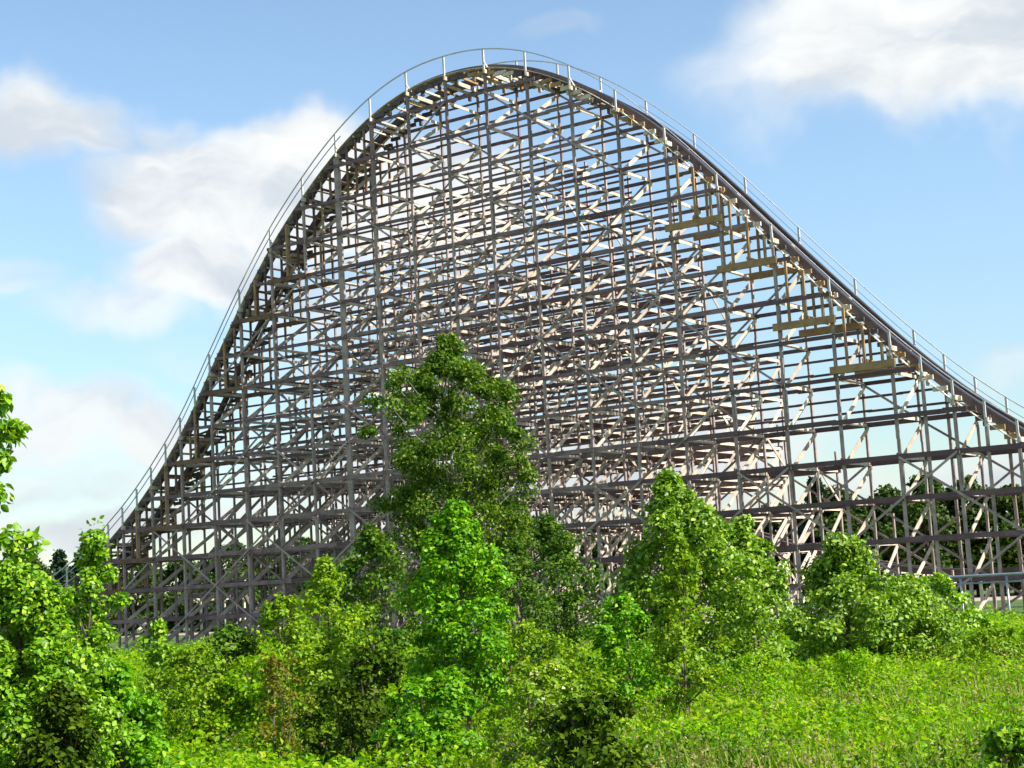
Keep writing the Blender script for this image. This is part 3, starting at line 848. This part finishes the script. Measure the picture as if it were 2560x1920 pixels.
# ------------------------------------------------------------------ background trees beyond the trestle
bgp = []
def bgtree(px, top, Y, wpx, conifer=False, lab=''):
    b = ground_at(px, Y); H = hgt(px, top, Y); r = wpx * Y / F_PX / 2
    if conifer:
        make_plant('conifer', b, H, scaled(CONE, r), .55, 2600, M_conifer, M_bark, lab, 'tree', 'trees beyond the trestle', clumps=70, clump_r=.9, trunk_r=.2, crown_from=.1, up=.2, stretch=.35)
    else:
        make_plant('broadleaf_tree', b, H, scaled(ROUND, r * 1.25), .45, 9000, M_far, M_bark, lab, 'tree', 'trees beyond the trestle', clumps=70, clump_r=1.3, trunk_r=.25, crown_from=.08, up=.4)
bt = [
    (60, 1392, 190, 150, 0), (150, 1378, 185, 90, 1), (215, 1385, 200, 110, 0), (330, 1400, 190, 160, 0), (450, 1400, 195, 150, 0), (590, 1365, 185, 170, 0), (700, 1362, 190, 150, 0), (760, 1350, 200, 130, 0), (850, 1375, 190, 150, 0),
    (960, 1360, 195, 170, 0), (1100, 1350, 190, 170, 0), (1240, 1330, 180, 170, 0), (1340, 1300, 175, 170, 0), (1460, 1310, 175, 160, 0), (1580, 1300, 170, 150, 0), (1700, 1310, 165, 150, 0), (1820, 1280, 165, 140, 0),
    (1945, 1265, 155, 110, 0), (2010, 1262, 150, 70, 1), (2062, 1196, 150, 90, 1), (2110, 1225, 148, 130, 0), (2180, 1262, 150, 120, 0), (2240, 1225, 150, 120, 0), (2330, 1195, 140, 150, 0), (2400, 1225, 142, 120, 1), (2450, 1200, 140, 150, 0), (2545, 1225, 138, 150, 0), (2640, 1200, 140, 170, 0), (2760, 1210, 140, 160, 0),
    (-80, 1395, 190, 160, 0), (-200, 1390, 190, 160, 0)]
where = ['far left of the coaster', 'beside the left foot of the coaster', 'through the left foot of the trestle', 'behind the left trestle', 'behind the poplar', 'behind the middle trestle', 'behind the broad maple', 'through the right trestle', 'at the right edge']
looks = ['dark rounded tree', 'spiky dark conifer']
ordn = ['first', 'second', 'third', 'fourth', 'fifth', 'sixth', 'seventh']
cnt = {}
for (px, top, Y, w, c) in sorted(bt):
    i = 0 if px < 170 else 1 if px < 300 else 2 if px < 640 else 3 if px < 900 else 4 if px < 1300 else 5 if px < 1560 else 6 if px < 1900 else 7 if px < 2500 else 8
    key = (i, c); n = cnt.get(key, 0); cnt[key] = n + 1
    bgtree(px, top, Y, w, bool(c), '%s %s from the left seen %s' % (ordn[min(n, 6)], looks[c], where[i]))

# ------------------------------------------------------------------ undergrowth and grass
def noise2(x, y, sc, seed):
    r = np.random.default_rng(seed); out = 0
    for o in range(3):
        a = r.random(4) * 6.28; k = sc * 2 ** o
        out = out + (np.sin(x * k * np.cos(a[0]) + y * k * np.sin(a[0]) + a[1]) * np.cos(x * k * np.sin(a[2]) - y * k * np.cos(a[2]) + a[3])) / 2 ** o
    return out

def scatter(n, y0, y1, spread=.52, power=1.6):
    u = rng.random(n); Y = (y0 ** (1 - power) + u * (y1 ** (1 - power) - y0 ** (1 - power))) ** (1 / (1 - power))
    X = (rng.random(n) * 2 - 1) * spread * Y
    return X, Y

def clear(X, Y):
    """keep off the gravel along the trestle"""
    d = (X - ORG.x) * NV.x + (Y - ORG.y) * NV.y
    return (d < -2.6)

nP = 54000
X, Y = scatter(nP, 13, 105)
k = clear(X, Y); X, Y = X[k], Y[k]; nP = len(X)
hp = .55 + .22 * noise2(X, Y, .35, 3) + .22 * noise2(X, Y, 1.3, 4) + .3 * rng.random(nP); hp = np.clip(hp, .12, 1.35)
hp *= np.where(X / Y < -.05, 1.15, .95)
per = 22
t = rng.random((nP, per)); hh = hp[:, None] * (.12 + .88 * t)
rad = .10 + .22 * (1 - t) * rng.random((nP, per)) + .05
az = rng.random((nP, per)) * 6.283
lean = rng.normal(size=(nP, 2)) * .12
P = np.stack([X[:, None] + np.cos(az) * rad + lean[:, :1] * hh, Y[:, None] + np.sin(az) * rad + lean[:, 1:] * hh, hh], -1).reshape(-1, 3)
sc_ = np.repeat(.044 + .0010 * Y, per) * (.6 + .8 * rng.random(nP * per))
nn = np.stack([np.cos(az) * .5, np.sin(az) * .5, np.full_like(az, .7)], -1).reshape(-1, 3) + rng.normal(size=(nP * per, 3)) * .35
dr = np.stack([np.cos(az), np.sin(az), np.full_like(az, .25)], -1).reshape(-1, 3) + rng.normal(size=(nP * per, 3)) * .2
ug = leaves('undergrowth', P, sc_ * 1.5, nn, M_weed, 'kite', None, dr, .8)
tag(ug, 'tangled green weeds covering the meadow in front of the trestle', 'undergrowth', kind='stuff')

# taller dark stands of nettle-like weeds, in drifts
nQ = 12000
X, Y = scatter(nQ, 15, 90)
k = clear(X, Y) & (noise2(X, Y, .8, 41) > .55); X, Y = X[k], Y[k]; nQ = len(X); pq = 26
t = rng.random((nQ, pq)); hq = (.7 + .5 * rng.random(nQ))[:, None] * (.1 + .9 * t); az = rng.random((nQ, pq)) * 6.283; rq = .05 + .16 * (1 - t * .6) * rng.random((nQ, pq))
P = np.stack([X[:, None] + np.cos(az) * rq, Y[:, None] + np.sin(az) * rq, hq], -1).reshape(-1, 3)
nn = np.stack([np.cos(az) * .5, np.sin(az) * .5, np.full_like(az, .6)], -1).reshape(-1, 3) + rng.normal(size=(nQ * pq, 3)) * .3
dr = np.stack([np.cos(az), np.sin(az), np.full_like(az, -.1)], -1).reshape(-1, 3)
nt = leaves('nettles', P, .06 + .05 * rng.random(nQ * pq), nn, M_olive, 'kite', None, dr, .7)
tag(nt, 'darker green taller weeds standing in drifts in the meadow', 'undergrowth', kind='stuff')

nB = 70000
X, Y = scatter(nB, 13, 100)
keep = clear(X, Y) & (noise2(X, Y, .5, 8) + np.where(X / Y > .02, .5, -.35) > -.1); X, Y = X[keep], Y[keep]; nB = len(X)
L_ = (.36 + .38 * rng.random(nB)) * (1 + .3 * noise2(X, Y, .5, 5)) + .22
dr = rng.normal(size=(nB, 3)) * .22; dr[:, 2] = 1
fw = rng.normal(size=(nB, 3)); fw[:, 2] *= .2
gs = leaves('grass', np.stack([X, Y, np.zeros(nB)], 1), L_, fw, M_grass, 'blade', None, dr, 1.0)
tag(gs, 'long yellow green grass blades rising among the weeds', 'grass', kind='stuff')
nT = 9000
X, Y = scatter(nT, 14, 95)
keep = clear(X, Y) & (noise2(X, Y, .45, 15) > .2) & (X / Y > -.2); X, Y = X[keep], Y[keep]; nT = len(X)
z0 = .6 + .55 * rng.random(nT)
P = np.stack([X, Y, z0], 1)
sh = leaves('seed_grass', np.repeat(P, 6, 0) + rng.normal(size=(nT * 6, 3)) * np.array([.03, .03, .09]), .035 + .02 * rng.random(nT * 6), rng.normal(size=(nT * 6, 3)),
            leafmat('tan_seed_heads', [(0, G(.20, .13, .06)), (.6, G(.38, .28, .14)), (1, G(.50, .42, .24))], .4), 'kite')
tag(sh, 'pinkish tan seed heads scattered over the meadow grass', 'seed grass', kind='stuff')
